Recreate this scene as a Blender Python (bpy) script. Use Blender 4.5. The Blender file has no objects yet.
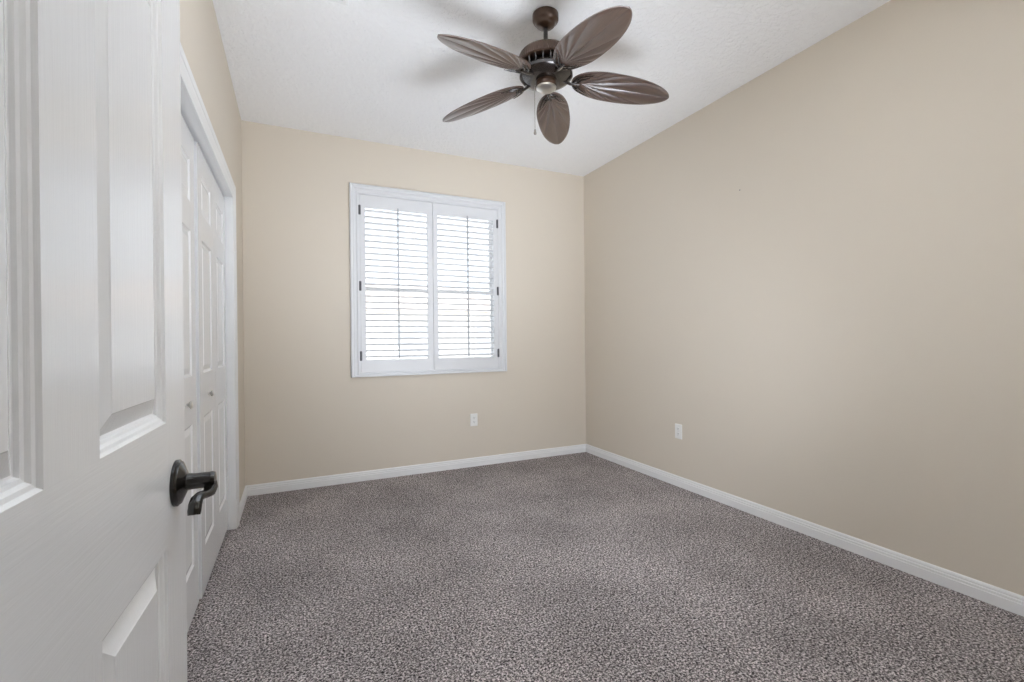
import bpy, bmesh, math, random
from mathutils import Vector, Matrix
C = bpy.context.scene
col = C.collection
PI = math.pi

# ------------------------------------------------------------------ camera
F_PX, YAW, PITCH, ROLL, CAM_H = 466.965, 0.4357, -0.0021, -0.0102, 1.16
cam = bpy.data.cameras.new('camera')
cam.sensor_fit = 'HORIZONTAL'; cam.sensor_width = 36.0
cam.lens = F_PX / 1024 * 36.0
cam.clip_start = 0.02; cam.clip_end = 300
camo = bpy.data.objects.new('camera', cam); col.objects.link(camo)
fw = Vector((math.sin(YAW)*math.cos(PITCH), math.cos(YAW)*math.cos(PITCH), math.sin(PITCH)))
rt = Vector((math.cos(YAW), -math.sin(YAW), 0)); up = rt.cross(fw)
r2 = rt*math.cos(ROLL) + up*math.sin(ROLL); u2 = -rt*math.sin(ROLL) + up*math.cos(ROLL)
M = Matrix((r2, u2, -fw)).transposed().to_4x4(); M.translation = Vector((0, 0, CAM_H))
camo.matrix_world = M
C.camera = camo

# ------------------------------------------------------------------ light
C.view_settings.view_transform = 'Standard'; C.view_settings.look = 'None'
C.view_settings.gamma = 1.0; C.view_settings.use_curve_mapping = False
C.view_settings.exposure = 0.08
C.cycles.max_bounces = 14; C.cycles.diffuse_bounces = 8; C.cycles.glossy_bounces = 4
C.cycles.transparent_max_bounces = 12
C.cycles.sample_clamp_indirect = 8.0
C.cycles.caustics_reflective = False; C.cycles.caustics_refractive = False
C.cycles.use_denoising = True

H, XL, XR, D = 2.84, -0.348, 2.721, 4.055          # room: ceiling, left, right, back
YN = 0.155                                         # room side of the wall the camera looks in through
world = bpy.data.worlds.new('sky'); C.world = world; world.use_nodes = True
bg = world.node_tree.nodes['Background']
bg.inputs[0].default_value = (0.86, 0.93, 1.0, 1); bg.inputs[1].default_value = 2.0

def area(name, loc, rot, sx, sy, power, colr=(1, 1, 1), portal=False):
    l = bpy.data.lights.new(name, 'AREA'); l.shape = 'RECTANGLE'; l.size = sx; l.size_y = sy
    l.energy = power; l.color = colr
    if portal: l.cycles.is_portal = True
    o = bpy.data.objects.new(name, l); col.objects.link(o)
    o.location = loc; o.rotation_euler = rot
    return o
area('window_portal', (1.11, D+0.20, 1.64), (-PI/2, 0, 0), 1.26, 1.52, 1, portal=True)
area('hall_fill', (0.55, -0.85, 2.40), (0, 0, 0), 0.9, 0.5, 4, (1.0, 0.95, 0.88))  # fill light added in the unseen hallway behind the camera
# sun high over the house: lights the ground outside, never shines in
sun = bpy.data.lights.new('sun', 'SUN'); sun.energy = 9; sun.angle = 0.01; sun.color = (1.0, 0.97, 0.93)
suno = bpy.data.objects.new('sun', sun); col.objects.link(suno)
suno.rotation_euler = Vector((-0.55, 0.22, -0.8)).to_track_quat('-Z', 'Y').to_euler()
# fill spots added out of view beside the doorway to brighten the room
def add_fill(loc, aim, cone, power, radius):
    fl = bpy.data.lights.new('fill_spot', 'SPOT'); fl.energy = power; fl.spot_size = math.radians(cone); fl.spot_blend = 0.9
    fl.shadow_soft_size = radius; fl.color = (0.90, 0.965, 1.06)
    o = bpy.data.objects.new('fill_spot', fl); col.objects.link(o); o.location = loc
    o.rotation_euler = (Vector(aim) - Vector(loc)).to_track_quat('-Z', 'Y').to_euler()
add_fill((1.90, 0.46, 0.42), (1.0, 2.8, H), 115, 85, 0.55)
add_fill((1.20, 0.36, 1.30), (0.60, 0.55, H), 92, 560, 0.30)
add_fill((1.15, 0.36, 0.90), (2.3, 4.0, 1.0), 84, 110, 0.45)
add_fill((1.15, 0.36, 0.42), (0.9, 3.4, H), 72, 240, 0.60)

# ------------------------------------------------------------------ materials
def mat(name, color, rough=0.5, metal=0.0, spec=0.5, coat=0.0, coat_r=0.1):
    m = bpy.data.materials.new(name); m.use_nodes = True
    b = m.node_tree.nodes['Principled BSDF']
    b.inputs['Base Color'].default_value = (*color, 1); b.inputs['Roughness'].default_value = rough
    b.inputs['Metallic'].default_value = metal; b.inputs['Specular IOR Level'].default_value = spec
    b.inputs['Coat Weight'].default_value = coat; b.inputs['Coat Roughness'].default_value = coat_r
    return m
def nd(m, t, **kw):
    n = m.node_tree.nodes.new(t)
    for k, val in kw.items():
        if k in n.inputs: n.inputs[k].default_value = val
        else: setattr(n, k, val)
    return n
def lk(m, a, b): m.node_tree.links.new(a, b)
def coords(m, scale=(1, 1, 1)):
    tc = nd(m, 'ShaderNodeTexCoord'); mp = nd(m, 'ShaderNodeMapping'); mp.inputs['Scale'].default_value = scale
    lk(m, tc.outputs['Object'], mp.inputs['Vector']); return mp.outputs[0]
def bump(m, height, strength, dist):
    b = nd(m, 'ShaderNodeBump'); b.inputs['Strength'].default_value = strength; b.inputs['Distance'].default_value = dist
    lk(m, height, b.inputs['Height']); lk(m, b.outputs[0], m.node_tree.nodes['Principled BSDF'].inputs['Normal']); return b
def noise(m, vec, scale, detail=3, rough=0.5, dist=0.0):
    n = nd(m, 'ShaderNodeTexNoise'); n.inputs['Scale'].default_value = scale; n.inputs['Detail'].default_value = detail
    n.inputs['Roughness'].default_value = rough; n.inputs['Distortion'].default_value = dist
    lk(m, vec, n.inputs['Vector']); return n.outputs['Fac']
def ramp(m, fac, stops):
    r = nd(m, 'ShaderNodeValToRGB'); e = r.color_ramp.elements
    while len(e) < len(stops): e.new(0.5)
    for el, (p, c) in zip(e, stops): el.position = p; el.color = (*c, 1)
    lk(m, fac, r.inputs[0]); return r.outputs[0]

def wall_paint(name, c):
    m = mat(name, c, 0.62, spec=0.3)
    v = coords(m); bump(m, noise(m, v, 95, 4, 0.55), 0.25, 0.0012)
    return m
M_WALL = wall_paint('beige_wall_paint', (0.675, 0.615, 0.528))
M_CEIL = mat('textured_white_ceiling_paint', (0.92, 0.925, 0.935), 0.8, spec=0.2)
_v = coords(M_CEIL)
bump(M_CEIL, ramp(M_CEIL, noise(M_CEIL, _v, 32, 5, 0.6, 0.6), [(0.40, (0, 0, 0)), (0.62, (1, 1, 1))]), 0.75, 0.005)
M_TRIM = mat('white_trim_paint', (0.83, 0.835, 0.84), 0.35)
M_SHUT = mat('white_shutter_paint', (0.70, 0.71, 0.73), 0.32)
M_PLASTIC = mat('white_outlet_plastic', (0.82, 0.82, 0.80), 0.3)
M_SLOT = mat('dark_slot', (0.03, 0.03, 0.03), 0.6)
M_VINYL = mat('white_window_vinyl', (0.78, 0.78, 0.78), 0.4)
def grain_mat(name, scale):
    m = mat(name, (0.81, 0.822, 0.835), 0.16, spec=0.5)
    v = coords(m, scale)
    a = noise(m, v, 1.0, 4, 0.6, 0.8)
    bump(m, ramp(m, a, [(0.35, (0, 0, 0)), (0.6, (1, 1, 1))]), 0.09, 0.0010)
    return m
M_DOORV = grain_mat('white_door_paint_upright_grain', (170, 170, 7))
M_DOORH = grain_mat('white_door_paint_level_grain', (170, 7, 170))
M_BRONZE = mat('oil_rubbed_bronze', (0.007, 0.006, 0.005), 0.15, metal=0.0, spec=0.5, coat=0.25)
M_FANMETAL = mat('dark_bronze_fan_metal', (0.022, 0.016, 0.013), 0.2, metal=0.5, coat=0.8)
M_FANBRONZE = mat('brushed_brown_bronze', (0.070, 0.040, 0.026), 0.28, metal=0.6, coat=0.3)
M_NICKEL = mat('satin_nickel', (0.62, 0.61, 0.58), 0.28, metal=1.0)
M_HINGE = mat('dark_shutter_hinge', (0.10, 0.10, 0.11), 0.4, metal=0.5)
M_CHAIN = mat('dull_chain_metal', (0.35, 0.33, 0.30), 0.35, metal=1.0)
M_ROD = mat('grey_tilt_rod', (0.42, 0.44, 0.47), 0.4)
M_CLOSET = mat('closet_interior_paint', (0.55, 0.53, 0.50), 0.8)
M_BLADE = mat('brown_palm_blade', (0.12, 0.072, 0.05), 0.34, spec=0.7, coat=1.0, coat_r=0.38)
M_BLADE.node_tree.nodes['Principled BSDF'].inputs['Coat IOR'].default_value = 1.75
_v = coords(M_BLADE, (4, 60, 60))
lk(M_BLADE, ramp(M_BLADE, noise(M_BLADE, _v, 3, 4), [(0.3, (0.048, 0.025, 0.017)), (0.7, (0.085, 0.046, 0.031))]),
   M_BLADE.node_tree.nodes['Principled BSDF'].inputs['Base Color'])
# carpet
M_CARPET = mat('speckled_grey_brown_carpet', (0.2, 0.18, 0.17), 0.95, spec=0.1)
_v = coords(M_CARPET)
_n1 = noise(M_CARPET, _v, 125, 4, 0.75, 0.5); _n2 = noise(M_CARPET, _v, 2.2, 2, 0.5)
_c1 = ramp(M_CARPET, _n1, [(0.38, (0.018, 0.015, 0.016)), (0.46, (0.145, 0.128, 0.129)), (0.52, (0.35, 0.318, 0.318)), (0.60, (0.86, 0.80, 0.80))])
_c2 = ramp(M_CARPET, _n2, [(0.35, (0.86, 0.86, 0.86)), (0.65, (1.1, 1.1, 1.1))])
_mx = nd(M_CARPET, 'ShaderNodeMix', data_type='RGBA', blend_type='MULTIPLY'); _mx.inputs[0].default_value = 1.0
lk(M_CARPET, _c1, _mx.inputs[6]); lk(M_CARPET, _c2, _mx.inputs[7])
lk(M_CARPET, _mx.outputs[2], M_CARPET.node_tree.nodes['Principled BSDF'].inputs['Base Color'])
bump(M_CARPET, _n1, 0.8, 0.008)
# glass
M_GLASS = bpy.data.materials.new('clear_window_glass'); M_GLASS.use_nodes = True
_nt = M_GLASS.node_tree; _nt.nodes.remove(_nt.nodes['Principled BSDF'])
_t = _nt.nodes.new('ShaderNodeBsdfTransparent'); _g = _nt.nodes.new('ShaderNodeBsdfGlossy'); _g.inputs['Roughness'].default_value = 0.02
_m = _nt.nodes.new('ShaderNodeMixShader'); _m.inputs[0].default_value = 0.06
_nt.links.new(_t.outputs[0], _m.inputs[1]); _nt.links.new(_g.outputs[0], _m.inputs[2]); _nt.links.new(_m.outputs[0], _nt.nodes['Material Output'].inputs[0])
M_GROUND = mat('pale_concrete_patio', (0.60, 0.60, 0.60), 0.9)
M_STUCCO = mat('pale_stucco', (0.80, 0.78, 0.74), 0.9)
M_ROOF = mat('pale_tile_roof', (0.5, 0.44, 0.40), 0.9)
M_DARKGLASS = mat('pale_house_window_blind', (0.60, 0.62, 0.64), 0.5)

# ------------------------------------------------------------------ mesh helpers
def finish(name, bm, mats, parent=None, smooth=False, angle=None, loc=None):
    bmesh.ops.recalc_face_normals(bm, faces=bm.faces)
    me = bpy.data.meshes.new(name); bm.to_mesh(me); bm.free()
    for m in (mats if isinstance(mats, (list, tuple)) else [mats]): me.materials.append(m)
    if smooth:
        for p in me.polygons: p.use_smooth = True
        if angle: me.set_sharp_from_angle(angle=math.radians(angle))
    o = bpy.data.objects.new(name, me); col.objects.link(o)
    if parent: o.parent = parent
    if loc: o.location = loc
    return o
def tag(o, label, cat, group=None, kind=None):
    o['label'] = label; o['category'] = cat
    if group: o['group'] = group
    if kind: o['kind'] = kind
    return o
def empty(name, loc=(0, 0, 0), rz=0.0):
    o = bpy.data.objects.new(name, None); col.objects.link(o); o.location = loc; o.rotation_euler = (0, 0, rz)
    o.empty_display_size = 0.05; return o
def box(bm, x0, x1, y0, y1, z0, z1, mi=0):
    vs = [bm.verts.new((x, y, z)) for x in (x0, x1) for y in (y0, y1) for z in (z0, z1)]
    for f in ((0, 1, 3, 2), (4, 6, 7, 5), (0, 4, 5, 1), (2, 3, 7, 6), (0, 2, 6, 4), (1, 5, 7, 3)):
        bm.faces.new([vs[i] for i in f]).material_index = mi
    return vs
def lathe(bm, prof, n=48, c=(0, 0, 0), axis='z', mi=0, rib=None):
    """prof: list of (radius, height)"""
    rings = []
    for k, (r, h) in enumerate(prof):
        ring = []
        for i in range(n):
            a = 2*PI*i/n; rr = r
            if rib and k in rib: rr = r - (0.004 if i % 2 else 0)
            p = (rr*math.cos(a), rr*math.sin(a), h)
            if axis == 'x': p = (p[2], p[0], p[1])
            if axis == 'y': p = (p[0], p[2], p[1])
            ring.append(bm.verts.new((p[0]+c[0], p[1]+c[1], p[2]+c[2])))
        rings.append(ring)
    for a, b in zip(rings, rings[1:]):
        for i in range(n):
            bm.faces.new((a[i], a[(i+1) % n], b[(i+1) % n], b[i])).material_index = mi
    bm.faces.new(rings[0]).material_index = mi; bm.faces.new(rings[-1]).material_index = mi
def tube(bm, pts, rad, n=10, flat=1.0, upv=None, mi=0):
    """swept round or oval bar; rad may be a list"""
    pts = [Vector(p) for p in pts]
    rings = []
    for k, p in enumerate(pts):
        t = (pts[min(k+1, len(pts)-1)] - pts[max(k-1, 0)]).normalized()
        u = Vector(upv) if upv else (Vector((0, 0, 1)) if abs(t.z) < 0.9 else Vector((1, 0, 0)))
        s = t.cross(u).normalized(); w = s.cross(t).normalized()
        r = rad[k] if isinstance(rad, (list, tuple)) else rad
        rings.append([bm.verts.new(p + s*math.cos(2*PI*i/n)*r + w*math.sin(2*PI*i/n)*r*flat) for i in range(n)])
    for a, b in zip(rings, rings[1:]):
        for i in range(n): bm.faces.new((a[i], a[(i+1) % n], b[(i+1) % n], b[i])).material_index = mi
    bm.faces.new(rings[0]).material_index = mi; bm.faces.new(rings[-1]).material_index = mi
def sweep_profile(bm, path, prof, closed=False):
    """extrude a 2D profile [(out, along_up)] along straight mitred segments; path = list of (point, out_vec, up_vec)"""
    rings = [[bm.verts.new(Vector(p) + Vector(o)*a + Vector(u)*b) for a, b in prof] for p, o, u in path]
    segs = list(zip(rings, rings[1:])) + ([(rings[-1], rings[0])] if closed else [])
    for A, B in segs:
        for i in range(len(prof)): j = (i+1) % len(prof); bm.faces.new((A[i], A[j], B[j], B[i]))
    if not closed: bm.faces.new(rings[0]); bm.faces.new(rings[-1])

# ------------------------------------------------------------------ room shell
def struct(name, bm, m, label, cat, **k):
    return tag(finish(name, bm, m, **k), label, cat, kind='structure')
HX0, HX1, HY0 = -1.3, 2.2, -1.7                     # hallway the camera stands in
bm = bmesh.new(); box(bm, XL-0.7, XR+0.12, HY0-0.1, D+0.12, -0.12, 0)
struct('floor', bm, M_CARPET, 'speckled grey brown cut pile carpet over the whole floor', 'carpet')
bm = bmesh.new(); box(bm, XL-0.7, XR+0.12, YN-0.115, D+0.12, H, H+0.12)
struct('ceiling', bm, M_CEIL, 'white ceiling with fine knockdown texture', 'ceiling')
bm = bmesh.new(); box(bm, XR, XR+0.12, YN-0.115, D+0.12, 0, H)
struct('wall_right', bm, M_WALL, 'plain beige wall on the right with one outlet', 'wall')
# back wall with window opening
WX0, WX1, WZ0, WZ1 = 0.492, 1.738, 0.890, 2.392
def holed_wall(bm, a0, a1, z0, z1, h0, h1, hz0, hz1, mk):
    mk(bm, a0, h0, z0, z1); mk(bm, h1, a1, z0, z1)
    if hz0 > z0: mk(bm, h0, h1, z0, hz0)
    if hz1 < z1: mk(bm, h0, h1, hz1, z1)
bm = bmesh.new(); holed_wall(bm, XL-0.12, XR, 0, H, WX0, WX1, WZ0, WZ1, lambda b, p, q, r, s: box(b, p, q, D, D+0.16, r, s))
bmesh.ops.remove_doubles(bm, verts=bm.verts, dist=1e-5)
struct('wall_back', bm, M_WALL, 'plain beige wall holding the shuttered window', 'wall')
# left wall with closet opening
CY0, CY1, CZ = 1.535, 3.368, 2.066
bm = bmesh.new(); holed_wall(bm, YN, D, 0, H, CY0-0.012, CY1+0.012, 0, CZ+0.012, lambda b, p, q, r, s: box(b, XL-0.115, XL, p, q, r, s))
struct('wall_left', bm, M_WALL, 'beige wall around the closet opening', 'wall')
# closet interior
bm = bmesh.new()
box(bm, XL-0.72, XL-0.70, CY0-0.2, CY1+0.2, 0, H); box(bm, XL-0.70, XL-0.115, CY0-0.2, CY0-0.18, 0, H); box(bm, XL-0.70, XL-0.115, CY1+0.18, CY1+0.2, 0, H)
box(bm, XL-0.70, XL-0.115, CY0-0.18, CY1+0.18, 2.5, 2.52)
struct('wall_closet', bm, M_CLOSET, 'dim inner walls of the closet behind the folding doors', 'wall')
# near wall with doorway, and the hallway behind the camera
DX0, DX1 = -0.225, 0.610
bm = bmesh.new(); holed_wall(bm, XL-0.115, XR, 0, H, DX0, DX1, 0, 2.06, lambda b, p, q, r, s: box(b, p, q, YN-0.115, YN, r, s))
struct('wall_front', bm, M_WALL, 'beige wall with the doorway the view looks in through', 'wall')
bm = bmesh.new()
box(bm, HX0-0.1, HX0, HY0, YN-0.115, 0, 2.44); box(bm, HX1, HX1+0.1, HY0, YN-0.115, 0, 2.44); box(bm, HX0-0.1, HX1+0.1, HY0-0.1, HY0, 0, 2.44)
box(bm, HX0-0.1, XL-0.115, YN-0.115, YN-0.1, 0, 2.44)
struct('wall_hall', bm, M_WALL, 'beige hallway walls behind the viewpoint', 'wall')
bm = bmesh.new(); box(bm, HX0-0.1, HX1+0.1, HY0-0.1, YN-0.115, 2.44, 2.5)
struct('ceiling_hall', bm, M_CEIL, 'white hallway ceiling behind the viewpoint', 'ceiling')
bm = bmesh.new(); box(bm, HX0-0.1, XL-0.7, HY0-0.1, YN-0.1, -0.12, 0)
struct('floor_hall', bm, M_CARPET, 'hallway end of the carpet', 'carpet')

# baseboards (stepped top)
BB = [(0, 0), (0.014, 0), (0.014, 0.046), (0.0095, 0.048), (0.0095, 0.050), (0.0125, 0.053), (0.0115, 0.060), (0.0070, 0.0615), (0.0070, 0.0635), (0.0090, 0.066), (0.0080, 0.073), (0.004, 0.079), (0, 0.080)]
Z = (0, 0, 1)
def baseboard(name, p0, p1, out, label, m0=0, m1=0):
    bm = bmesh.new(); p0, p1, o = Vector(p0), Vector(p1), Vector(out)
    d = (p1-p0).normalized()
    ra = [bm.verts.new(p0 + o*a + d*a*m0 + Vector(Z)*b) for a, b in BB]
    rb = [bm.verts.new(p1 + o*a - d*a*m1 + Vector(Z)*b) for a, b in BB]
    for i in range(len(BB)): j = (i+1) % len(BB); bm.faces.new((ra[i], ra[j], rb[j], rb[i]))
    bm.faces.new(ra); bm.faces.new(rb)
    return struct(name, bm, M_TRIM, label, 'baseboard')
baseboard('baseboard_back', (XL, D, 0), (XR, D, 0), (0, -1, 0), 'white baseboard along the wall below the window', 1, 1)
baseboard('baseboard_right', (XR, YN, 0), (XR, D, 0), (-1, 0, 0), 'long white baseboard along the right wall', 0, 1)
baseboard('baseboard_left', (XL, CY1+0.085, 0), (XL, D, 0), (1, 0, 0), 'short white baseboard between closet trim and corner', 0, 1)

# closet casing (profiled, mitred) and jamb lining
CW = 0.092
CAS = [(0, 0), (0.009, 0), (0.011, 0.010), (0.010, 0.014), (0.014, 0.040), (0.014, 0.052), (0.017, 0.058), (0.017, CW-0.006), (0.014, CW), (0, CW)]
bm = bmesh.new(); o = (1, 0, 0)
sweep_profile(bm, [((XL, CY0, 0), o, (0, -1, 0)), ((XL, CY0, CZ), o, (0, -1, 1)), ((XL, CY1, CZ), o, (0, 1, 1)), ((XL, CY1, 0), o, (0, 1, 0))], CAS)
struct('trim_1', bm, M_TRIM, 'white moulded casing framing the closet opening', 'door casing')
bm = bmesh.new()
box(bm, XL-0.115, XL+0.001, CY0-0.012, CY0, 0, CZ); box(bm, XL-0.115, XL+0.001, CY1, CY1+0.012, 0, CZ)
box(bm, XL-0.115, XL+0.001, CY0-0.012, CY1+0.012, CZ, CZ+0.012)
struct('trim_2', bm, M_TRIM, 'white jamb lining inside the closet opening', 'door jamb')
bm = bmesh.new(); box(bm, XL-0.085, XL-0.055, CY0, CY1, CZ-0.010, CZ)
struct('trim_3', bm, M_HINGE, 'thin dark folding door track under the closet head', 'door track')

# ------------------------------------------------------------------ panelled doors
PROF_BIG = [(0, 0), (0.003, 0.0035), (0.007, 0.0045), (0.010, 0.0075), (0.014, 0.0085), (0.016, 0.0115), (0.018, 0.012), (0.040, 0.0035), (0.0415, 0.0025)]
PROF_SMALL = [(0, 0), (0.004, 0.004), (0.009, 0.007), (0.012, 0.0075), (0.034, 0.002), (0.036, 0.0015)]
def panel_door(bm, W, Hh, T, cols, rows, prof):
    """slab in the x=thickness, y=width, z=height space; front face x=0 (looks to +x), back x=-T"""
    ys = sorted({0, W, *[v for c in cols for v in c]}); zs = sorted({0, Hh, *[v for r in rows for v in r]})
    for side in (0, 1):
        X = lambda d: (-d if side == 0 else -T + d)
        for i in range(len(ys)-1):
            for j in range(len(zs)-1):
                y0, y1, z0, z1 = ys[i], ys[i+1], zs[j], zs[j+1]
                if (y0, y1) in cols and (z0, z1) in rows:
                    prev = None
                    for ins, dep in prof:
                        ring = [bm.verts.new((X(dep), y, z)) for y, z in ((y0+ins, z0+ins), (y1-ins, z0+ins), (y1-ins, z1-ins), (y0+ins, z1-ins))]
                        if prev:
                            for k in range(4): bm.faces.new((prev[k], prev[(k+1) % 4], ring[(k+1) % 4], ring[k])).material_index = 0
                        prev = ring
                    bm.faces.new(prev)
                else:
                    f = bm.faces.new([bm.verts.new((X(0), y, z)) for y, z in ((y0, z0), (y1, z0), (y1, z1), (y0, z1))])
                    rail = (z0, z1) not in rows and not ((y0 == 0 or y1 == W) and (y0, y1) not in cols)
                    f.material_index = 1 if rail else 0
    for a, b in zip(ys, ys[1:]):
        for z in (0, Hh): bm.faces.new([bm.verts.new(p) for p in ((0, a, z), (0, b, z), (-T, b, z), (-T, a, z))])
    for a, b in zip(zs, zs[1:]):
        for y in (0, W): bm.faces.new([bm.verts.new(p) for p in ((0, y, a), (0, y, b), (-T, y, b), (-T, y, a))])
    bmesh.ops.remove_doubles(bm, verts=bm.verts, dist=1e-5)

# entry door, hinged just left of the viewpoint and swung fully into the room
EW, EH, ET = 0.79, 2.03, 0.035
HY = 0.962 - EW*0.9994
door = empty('door_1', (-0.1737 + 0.039*0.035 - EW*0.035, HY, 0.012), -0.035)
tag(door, 'open white six panel entry door in the left foreground', 'door', kind='structure')
bm = bmesh.new()
panel_door(bm, EW, EH, ET, [(0.104, 0.338), (EW-0.342, EW-0.108)], [(0.23, 0.840), (1.029, 1.664), (1.775, 1.915)], PROF_BIG)
finish('door_slab', bm, [M_DOORV, M_DOORH], door)
# lever handle: rose, neck and waved lever
KY, KZ = EW-0.058, 0.925
hb = empty('door_handle', (0, KY, KZ)); hb.parent = door
hb['label'] = 'dark bronze lever handle with round rosette'
bm = bmesh.new()
lathe(bm, [(0.0365, 0), (0.0365, 0.004), (0.034, 0.006), (0.033, 0.008), (0.027, 0.0105), (0.019, 0.014), (0.0145, 0.016)], 40, axis='x')
finish('rosette', bm, M_BRONZE, hb, True, 40)
bm = bmesh.new(); lathe(bm, [(0.0140, 0.012), (0.0125, 0.025), (0.0125, 0.046), (0.0130, 0.050), (0.0115, 0.054), (0.004, 0.0555)], 28, axis='x')
finish('neck', bm, M_BRONZE, hb, True, 40)
bm = bmesh.new()
lp = [(0.046, 0.004, -0.005), (0.049, -0.007, -0.012), (0.048, -0.017, -0.0165), (0.044, -0.027, -0.0160), (0.040, -0.036, -0.0150), (0.037, -0.044, -0.0170), (0.036, -0.051, -0.0240), (0.0355, -0.055, -0.0320), (0.0355, -0.057, -0.0375)]
tube(bm, lp, [0.010, 0.010, 0.0095, 0.009, 0.0088, 0.009, 0.0095, 0.0095, 0.0085], 14, 0.75, upv=(0, 0, 1))
finish('lever', bm, M_BRONZE, hb, True, 50)
bm = bmesh.new()
lathe(bm, [(0.037, -ET), (0.034, -ET-0.008), (0.020, -ET-0.018), (0.0125, -ET-0.02), (0.012, -ET-0.05), (0.024, -ET-0.055), (0.024, -ET-0.07), (0.01, -ET-0.078)], 32, axis='x')
finish('rear_handle', bm, M_BRONZE, hb, True, 40)
bm = bmesh.new()
for z in (0.25, 1.0, 1.8): tube(bm, [(-ET/2, -0.006, z-0.045), (-ET/2, -0.006, z+0.045)], 0.006, 10)
finish('hinge', bm, M_BRONZE, door, True, 40)

# closet folding doors: two pairs of narrow three panel leaves
def knob_bm(y, z):
    bm = bmesh.new()
    lathe(bm, [(0.009, 0), (0.0075, 0.003), (0.0055, 0.006), (0.007, 0.009), (0.0135, 0.013), (0.0155, 0.018), (0.0125, 0.022), (0.006, 0.0240)], 28, c=(0, y, z), axis='x')
    return bm
LW, LH = 0.4485, 2.024
rows = [(0.20, 0.795), (0.995, 1.605), (1.725, 1.905)]
def leaf_pair(name, x, y, label, knob_leaf):
    r = empty(name, (x, y, 0.028)); tag(r, label, 'closet door', kind='structure')
    for k in range(2):
        bm = bmesh.new(); panel_door(bm, LW, LH, 0.032, [(0.095, LW-0.095)], rows, PROF_SMALL)
        lf = finish('door_leaf', bm, [M_DOORV, M_DOORH], r, loc=(0, k*(LW+0.003), 0))
        if k == knob_leaf:
            finish('door_knob', knob_bm(LW/2-0.005, 0.888), M_NICKEL, lf, True, 50)['label'] = 'small round satin nickel knob'
    return r
leaf_pair('door_3', -0.383, 2.458, 'far pair of white folding closet door leaves', 0)
leaf_pair('door_2', -0.391, 1.537, 'near pair of white folding closet door leaves, partly hidden by the open door', 1)

# ------------------------------------------------------------------ window and shutters
win = empty('window_1', (1.115, D+0.085, WZ0)); tag(win, 'white framed sash window behind the shutters', 'window', kind='structure')
bm = bmesh.new()
x0, x1, z0, z1 = WX0-1.115, WX1-1.115, 0, WZ1-WZ0
def frame_boxes(bm, x0, x1, z0, z1, w, ya, yb):
    box(bm, x0, x0+w, ya, yb, z0, z1); box(bm, x1-w, x1, ya, yb, z0, z1); box(bm, x0+w, x1-w, ya, yb, z0, z0+w); box(bm, x0+w, x1-w, ya, yb, z1-w, z1)
frame_boxes(bm, x0, x1, z0, z1, 0.012, -0.02, 0.04)
finish('window_frame', bm, M_VINYL, win)
for nm, za, zb, yo in (('lower_sash', 0.012, 0.735, -0.015), ('upper_sash', 0.705, z1-0.012, 0.012)):
    bm = bmesh.new(); frame_boxes(bm, x0+0.012, x1-0.012, za, zb, 0.025, yo, yo+0.022); s = finish(nm, bm, M_VINYL, win)
    bm = bmesh.new(); box(bm, x0+0.034, x1-0.034, yo+0.009, yo+0.013, za+0.022, zb-0.022); finish('glass_pane', bm, M_GLASS, s)

FX0, FX1, FZ0, FZ1 = 0.418, 1.824, 0.865, 2.467
sh = empty('plantation_shutters', (1.115, D, FZ0))
tag(sh, 'white plantation shutters with open louvers over the window', 'shutters')
sx = lambda x: x-1.115
sz = lambda z: z-FZ0
# outer frame: moulded L frame mitred round the opening, out = -y
IX0, IX1, IZ0, IZ1 = 0.491, 1.739, 0.893, 2.390
FP = [(0, 0), (0.022, 0), (0.034, 0.006), (0.034, 0.016), (0.027, 0.020), (0.027, 0.034), (0.020, 0.040), (0.020, 0.052), (0.026, 0.058), (0.026, 1.0), (0.0, 1.0)]
bm = bmesh.new(); rings = []
for (ox, oz, ix, iz) in ((FX0, FZ0, IX0, IZ0), (FX1, FZ0, IX1, IZ0), (FX1, FZ1, IX1, IZ1), (FX0, FZ1, IX0, IZ1)):
    ring = []
    for dpt, t in FP:
        tt = t/0.073 if t < 1 else 1.0
        ring.append(bm.verts.new((sx(ox+(ix-ox)*tt), -dpt, sz(oz+(iz-oz)*tt))))
    rings.append(ring)
for k in range(4):
    A, B = rings[k], rings[(k+1) % 4]
    for i in range(len(FP)): j = (i+1) % len(FP); bm.faces.new((A[i], A[j], B[j], B[i]))
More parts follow.
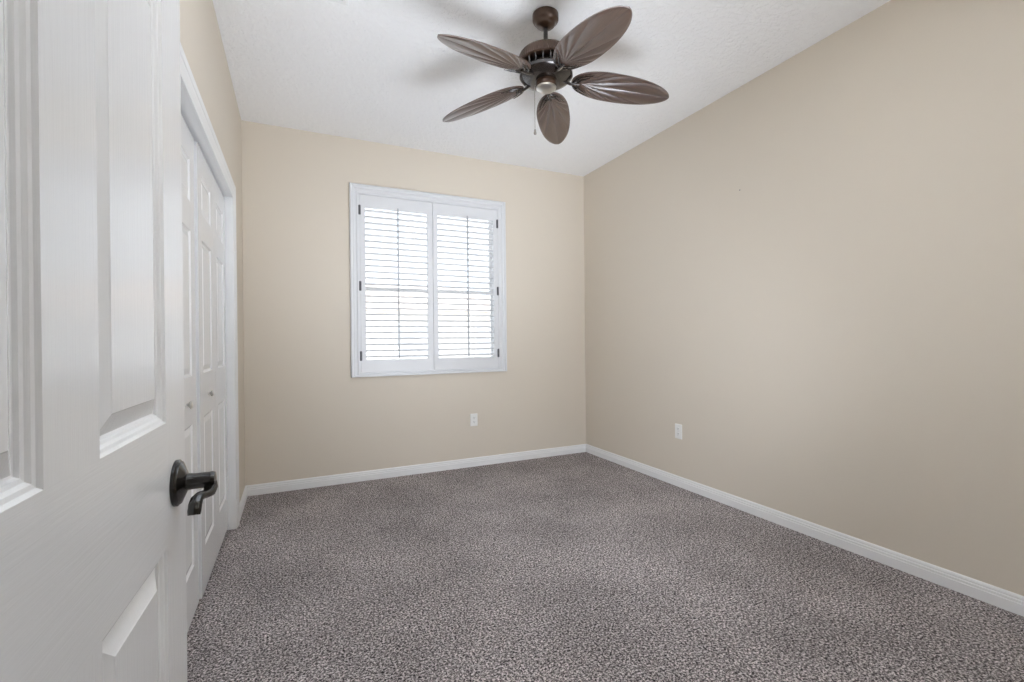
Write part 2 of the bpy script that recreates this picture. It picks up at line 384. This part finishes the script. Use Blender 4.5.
# inner return lining the wall opening
for (a0, a1, c0, c1) in ((IX0-0.002, IX0+0.008, IZ0, IZ1), (IX1-0.008, IX1+0.002, IZ0, IZ1), (IX0, IX1, IZ1-0.006, IZ1+0.002), (IX0, IX1, IZ0-0.002, IZ0+0.006)):
    box(bm, sx(a0), sx(a1), -0.020, 0.065, sz(c0), sz(c1))
finish('shutter_frame', bm, M_SHUT, sh)
NL = 25
def shutter_panel(px0, px1, lx0, lx1, rodx, hinge_x):
    z0, z1, lz0, lz1 = 0.902, 2.379, 1.006, 2.276
    bm = bmesh.new(); ya, yb = -0.024, 0.004
    box(bm, sx(px0), sx(lx0), ya, yb, sz(z0), sz(z1)); box(bm, sx(lx1), sx(px1), ya, yb, sz(z0), sz(z1))
    box(bm, sx(lx0), sx(lx1), ya, yb, sz(z0), sz(lz0)); box(bm, sx(lx0), sx(lx1), ya, yb, sz(lz1), sz(z1))
    p = finish('shutter_panel', bm, M_SHUT, sh)
    bm = bmesh.new(); pitch = (lz1-lz0)/NL; tilt = math.radians(LOUVER_TILT)
    for k in range(NL):
        zc = sz(lz0 + pitch*(k+0.5)); n = 14; ra, rb = [], []
        for i in range(n):
            a = 2*PI*i/n; y = 0.0315*math.cos(a); z = 0.0070*math.copysign(abs(math.sin(a))**0.45, math.sin(a))
            yy = y*math.cos(tilt) - z*math.sin(tilt) - 0.010; zz = y*math.sin(tilt) + z*math.cos(tilt) + zc
            ra.append(bm.verts.new((sx(lx0)+0.001, yy, zz))); rb.append(bm.verts.new((sx(lx1)-0.001, yy, zz)))
        for i in range(n): bm.faces.new((ra[i], ra[(i+1) % n], rb[(i+1) % n], rb[i]))
        bm.faces.new(ra); bm.faces.new(rb)
    finish('louvers', bm, M_SHUT, p, True, 60)
    bm = bmesh.new(); box(bm, sx(rodx)-0.0055, sx(rodx)+0.0055, -0.058, -0.047, sz(1.015), sz(2.285))
    for k in range(NL):
        zc = sz(lz0 + pitch*(k+0.5)) - 0.0315*math.sin(tilt)
        box(bm, sx(rodx)-0.001, sx(rodx)+0.001, -0.048, -0.040, zc-0.002, zc+0.002)
    finish('tilt_rod', bm, M_ROD, p)['label'] = 'thin grey vertical tilt rod'
    for hz in (1.04, 1.62, 2.25):
        bm = bmesh.new(); tube(bm, [(sx(hinge_x), -0.031, sz(hz)-0.040), (sx(hinge_x), -0.031, sz(hz)+0.040)], 0.0055, 10)
        box(bm, sx(hinge_x)-0.009, sx(hinge_x)+0.009, -0.030, -0.024, sz(hz)-0.038, sz(hz)+0.038)
        finish('shutter_hinge', bm, M_HINGE, p)['label'] = 'dark metal hinge'
LOUVER_TILT = 0.0
shutter_panel(0.500, 1.1125, 0.541, 1.066, 0.806, 0.497)
shutter_panel(1.1165, 1.731, 1.159, 1.692, 1.431, 1.734)

# ------------------------------------------------------------------ outlets
def outlet(loc, rz, label):
    r = empty('wall_outlet', loc, rz); tag(r, label, 'outlet', 'white duplex outlets near the floor')
    bm = bmesh.new(); w, h = 0.035, 0.057
    b = [bm.verts.new((x, 0, z)) for x, z in ((-w, -h), (w, -h), (w, h), (-w, h))]
    c = [bm.verts.new((x, -0.004, z)) for x, z in ((-w, -h), (w, -h), (w, h), (-w, h))]
    d = [bm.verts.new((x, -0.0065, z)) for x, z in ((-w+.004, -h+.004), (w-.004, -h+.004), (w-.004, h-.004), (-w+.004, h-.004))]
    for A, B in ((b, c), (c, d)):
        for i in range(4): bm.faces.new((A[i], A[(i+1) % 4], B[(i+1) % 4], B[i]))
    bm.faces.new(b); bm.faces.new(d)
    finish('cover_plate', bm, M_PLASTIC, r)
    for zc in (-0.020, 0.020):
        bm = bmesh.new(); pts = []
        for i in range(24):
            a = 2*PI*i/24; pts.append((max(-0.0168, min(0.0168, 0.0185*math.cos(a))), max(-0.0142, min(0.0142, 0.0185*math.sin(a)))))
        A = [bm.verts.new((x, -0.006, z+zc)) for x, z in pts]; B = [bm.verts.new((x, -0.0085, z+zc)) for x, z in pts]
        for i in range(24): bm.faces.new((A[i], A[(i+1) % 24], B[(i+1) % 24], B[i]))
        bm.faces.new(A); bm.faces.new(B)
        rc = finish('receptacle', bm, M_PLASTIC, r)
        bm = bmesh.new()
        box(bm, -0.0075, -0.0053, -0.0090, -0.0080, zc-0.001, zc+0.008); box(bm, 0.0053, 0.0075, -0.0090, -0.0080, zc, zc+0.007)
        lathe(bm, [(0.0026, -0.0090), (0.0026, -0.0080)], 12, c=(0, 0, zc-0.007), axis='y')
        finish('slots', bm, M_SLOT, rc)['label'] = 'dark plug slots'
    bm = bmesh.new(); lathe(bm, [(0.0032, -0.0075), (0.0032, -0.006)], 14, axis='y'); finish('screw', bm, M_NICKEL, r)
outlet((1.491, D, 0.428), 0, 'white outlet on the back wall below the window')
outlet((XR, 2.767, 0.431), -PI/2, 'white outlet on the right wall')

# nail hole mark on the right wall
bm = bmesh.new(); lathe(bm, [(0.004, -0.0008), (0.003, 0.0008)], 12, axis='x')
nh = finish('wall_nail', bm, M_HINGE); nh.location = (XR-0.0008, 2.194, 2.151)
tag(nh, 'tiny nail head high on the right wall', 'nail')

# ceiling air vent, mostly above the frame
bm = bmesh.new(); vw, vl = 0.155, 0.36
vt = empty('ceiling_vent', (0.257-vl/2, 2.455-vw/2, H)); tag(vt, 'white ceiling air vent cut by the top edge of the picture', 'vent')
fb = []
for i, (ins, dz) in enumerate(((0, 0), (0, -0.004), (0.010, -0.009), (0.026, -0.009), (0.026, 0))):
    fb.append([bm.verts.new((sxx*(vl/2-ins), syy*(vw/2-ins), dz)) for sxx, syy in ((-1, -1), (1, -1), (1, 1), (-1, 1))])
for A, B in zip(fb, fb[1:]):
    for i in range(4): bm.faces.new((A[i], A[(i+1) % 4], B[(i+1) % 4], B[i]))
finish('vent_frame', bm, M_TRIM, vt)
bm = bmesh.new()
for k in range(7):
    y = -0.044 + k*0.0147
    vs = box(bm, -vl/2+0.026, vl/2-0.026, y-0.0065, y+0.0065, -0.0075, -0.0065)
    bmesh.ops.rotate(bm, verts=vs, cent=(0, y, -0.007), matrix=Matrix.Rotation(math.radians(35), 3, 'X'))
bmesh.ops.translate(bm, verts=bm.verts, vec=(0, 0, 0.0))
finish('vent_slats', bm, M_TRIM, vt)
bm = bmesh.new(); box(bm, -vl/2+0.02, vl/2-0.02, -vw/2+0.02, vw/2-0.02, -0.001, -0.0002); finish('vent_back', bm, M_SLOT, vt)

# ------------------------------------------------------------------ ceiling fan
FCX, FCY, FZB = 1.193, 2.112, 2.515
fan = empty('ceiling_fan', (FCX, FCY, H)); tag(fan, 'dark bronze five blade ceiling fan with palm leaf blades', 'ceiling fan')
bm = bmesh.new(); lathe(bm, [(0.064, 0), (0.067, -0.003), (0.067, -0.030), (0.064, -0.036), (0.056, -0.040), (0.050, -0.048), (0.048, -0.055), (0.040, -0.062), (0.030, -0.065), (0.024, -0.070), (0.014, -0.072)], 48)
finish('canopy', bm, M_FANBRONZE, fan, True, 40)
bm = bmesh.new(); lathe(bm, [(0.0115, -0.07), (0.0115, -0.215)], 24); lathe(bm, [(0.022, -0.196), (0.022, -0.212), (0.03, -0.218)], 32)
finish('downrod', bm, M_FANMETAL, fan, True, 40)
z = lambda v: v - H
bm = bmesh.new()
lathe(bm, [(0.03, z(2.646)), (0.085, z(2.644)), (0.118, z(2.638)), (0.132, z(2.630)), (0.140, z(2.620)), (0.140, z(2.585)), (0.133, z(2.578)), (0.10, z(2.577))], 144, rib=(4, 5))
m1 = finish('motor_housing', bm, M_FANBRONZE, fan, True, 35); m1['label'] = 'ribbed brown bronze band of the motor housing'
bm = bmesh.new()
lathe(bm, [(0.098, z(2.578)), (0.098, z(2.545)), (0.128, z(2.540)), (0.137, z(2.532)), (0.137, z(2.518)), (0.126, z(2.506)), (0.100, z(2.497)), (0.05, z(2.494))], 64)
for k in range(20):
    a = 2*PI*k/20; ca, sa = math.cos(a), math.sin(a)
    tube(bm, [(0.126*ca, 0.126*sa, z(2.580)), (0.118*ca, 0.118*sa, z(2.560)), (0.124*ca, 0.124*sa, z(2.540))], 0.0045, 6)
finish('motor_base', bm, M_FANMETAL, fan, True, 40)
bm = bmesh.new(); lathe(bm, [(0.052, z(2.500)), (0.054, z(2.494)), (0.054, z(2.468)), (0.051, z(2.463))], 40)
sw = finish('switch_housing', bm, M_FANBRONZE, fan, True, 40)
bm = bmesh.new(); lathe(bm, [(0.052, z(2.464)), (0.050, z(2.456)), (0.038, z(2.448)), (0.018, z(2.444)), (0.004, z(2.443))], 40)
finish('end_cap', bm, M_NICKEL, sw, True, 40)['label'] = 'polished pale cap'
# blades
R0, R1, HWM, PIT = 0.135, 0.664, 0.096, math.radians(13)
DROOP = 0.11
def hw(s):
    q = 0.40
    if s < q: return HWM*max(0.0, 1-((q-s)/q)**2.3)**0.5
    return HWM*max(0.0, 1-((s-q)/(1-q))**2.3)**0.56
def blade_bm():
    bm = bmesh.new(); NS, NV = 90, 88; grids = []
    for side in (0, 1):
        g = []
        for i in range(NS+1):
            s = 0.5-0.5*math.cos(PI*i/NS); row = []
            for j in range(NV+1):
                v = -1+2*j/NV; x = R0+(R1-R0)*s; y = hw(s)*v
                th = math.atan2(y, x-(R0+0.045)) if x > R0+0.036 else math.atan2(y, 0.001)
                u = abs(th)/math.radians(13.0) if abs(th) < 1.3 else abs(th)/math.radians(13.0)
                fr = u - math.floor(u); tri = abs(fr-0.5)*2
                d = math.hypot(x-(R0+0.045), y)
                amp = 0.0095*min(1, d/0.10)*(1-0.3*s)
                edge = min(1.0, (1-abs(v))*5)
                h = -amp*(abs(math.sin(PI*u))**0.8-0.5)*edge + 0.004*(v*v)
                z_ = h + (-0.0025 if side == 0 else 0.0025)
                zt = z_*math.cos(PIT) - y*math.sin(PIT) - DROOP*x; yt = y*math.cos(PIT) + z_*math.sin(PIT)
                row.append(bm.verts.new((x, yt, zt)))
            g.append(row)
        grids.append(g)
        for i in range(NS):
            for j in range(NV):
                bm.faces.new((g[i][j], g[i+1][j], g[i+1][j+1], g[i][j+1]))
    A, B = grids
    for j in (0, NV):
        for i in range(NS): bm.faces.new((A[i][j], A[i+1][j], B[i+1][j], B[i][j]))
    bmesh.ops.remove_doubles(bm, verts=bm.verts, dist=1e-6)
    return bm
def tiltp(x, y, z_): return (x, y*math.cos(PIT)+z_*math.sin(PIT), z_*math.cos(PIT)-y*math.sin(PIT)-DROOP*x)
def iron_bm():
    bm = bmesh.new()
    tube(bm, [(0.060, 0, 0.000), (0.085, 0, -0.010), (0.108, 0, -0.020), (0.128, 0, -0.026), tiltp(R0+0.040, 0, -0.011)], [0.013, 0.010, 0.0085, 0.009, 0.009], 12, 0.7)
    for s1, f, ins, w in ((0.17, 0.84, 0.006, 0.0068), (0.10, 0.74, 0.030, 0.0062)):          # two nested crescents hugging the blade root
        pts = []
        for k in range(25):
            t = -1+2*k/24
            pts.append(tiltp(R0+ins+(R1-R0)*s1*t*t, math.copysign(hw(s1*t*t)*f, t), -0.0080))
        tube(bm, pts, [w*(0.30+0.70*math.sin(PI*k/24)) for k in range(25)], 8, 0.6)
    for (x, y) in ((R0+0.018, 0), (R0+0.028, 0.028), (R0+0.028, -0.028)):
        p = tiltp(x, y, -0.010); lathe(bm, [(0.001, -0.004), (0.005, -0.003), (0.0055, 0.002)], 12, c=p)
    return bm
b0 = finish('fan_blade', blade_bm(), M_BLADE, fan, True, 25)
i0 = finish('blade_iron', iron_bm(), M_FANMETAL, b0, True, 50)
BASE = math.radians(-162.3)
for k in range(5):
    if k == 0: b = b0
    else:
        b = b0.copy(); col.objects.link(b); b.parent = fan
        c = i0.copy(); col.objects.link(c); c.parent = b
    b.location = (0, 0, FZB-H); b.rotation_euler = (0, 0, BASE+k*2*PI/5)
# pull chain
cx, cy = -0.906*0.052, 0.42*0.052
bm = bmesh.new(); tube(bm, [(cx*0.97, cy*0.97, z(2.476)), (cx*1.12, cy*1.12, z(2.474)), (cx*1.15, cy*1.15, z(2.465)), (cx*1.15, cy*1.15, z(2.245))], 0.0013, 8)
for k in range(44):
    zc = z(2.462) - k*0.005
    bmesh.ops.create_icosphere(bm, subdivisions=1, radius=0.0019, matrix=Matrix.Translation((cx*1.15, cy*1.15, zc)))
pc = finish('pull_chain', bm, M_CHAIN, fan, True, 60)
bm = bmesh.new(); lathe(bm, [(0.002, z(2.250)), (0.005, z(2.246)), (0.006, z(2.236)), (0.0075, z(2.228)), (0.006, z(2.222)), (0.002, z(2.220))], 16, c=(cx*1.15, cy*1.15, 0))
finish('chain_pull', bm, M_CHAIN, pc, True, 50)

# ------------------------------------------------------------------ outside
bm = bmesh.new(); box(bm, -25, 30, D+0.16, 45, -0.42, -0.30)
struct('ground', bm, M_GROUND, 'sunlit pale ground outside the window', 'ground')
ho = empty('neighbour_house', (4.6, 15.5, -0.3)); tag(ho, 'pale house across the yard seen hazily through the lower louvers', 'house')
bm = bmesh.new(); box(bm, -5.5, 3.5, 0, 6, 0, 2.5); finish('house_wall', bm, M_STUCCO, ho)
for (a, b_) in ((-4.2, -2.9), (-1.6, -0.3), (1.2, 2.4)):
    bm = bmesh.new(); box(bm, a, b_, -0.03, 0.05, 0.9, 2.0); w_ = finish('house_window', bm, M_DARKGLASS, ho)
    bm = bmesh.new(); frame_boxes(bm, a-0.06, b_+0.06, 0.84, 2.06, 0.08, -0.07, 0.0); finish('house_window_frame', bm, M_VINYL, w_)
bm = bmesh.new()
v = [bm.verts.new(p) for p in ((-5.9, -0.5, 2.45), (3.9, -0.5, 2.45), (3.9, 6.5, 2.45), (-5.9, 6.5, 2.45), (-3.0, 3, 3.7), (1.0, 3, 3.7))]
for f in ((0, 1, 5, 4), (1, 2, 5), (2, 3, 4, 5), (3, 0, 4), (0, 3, 2, 1)): bm.faces.new([v[i] for i in f])
finish('house_roof', bm, M_ROOF, ho)
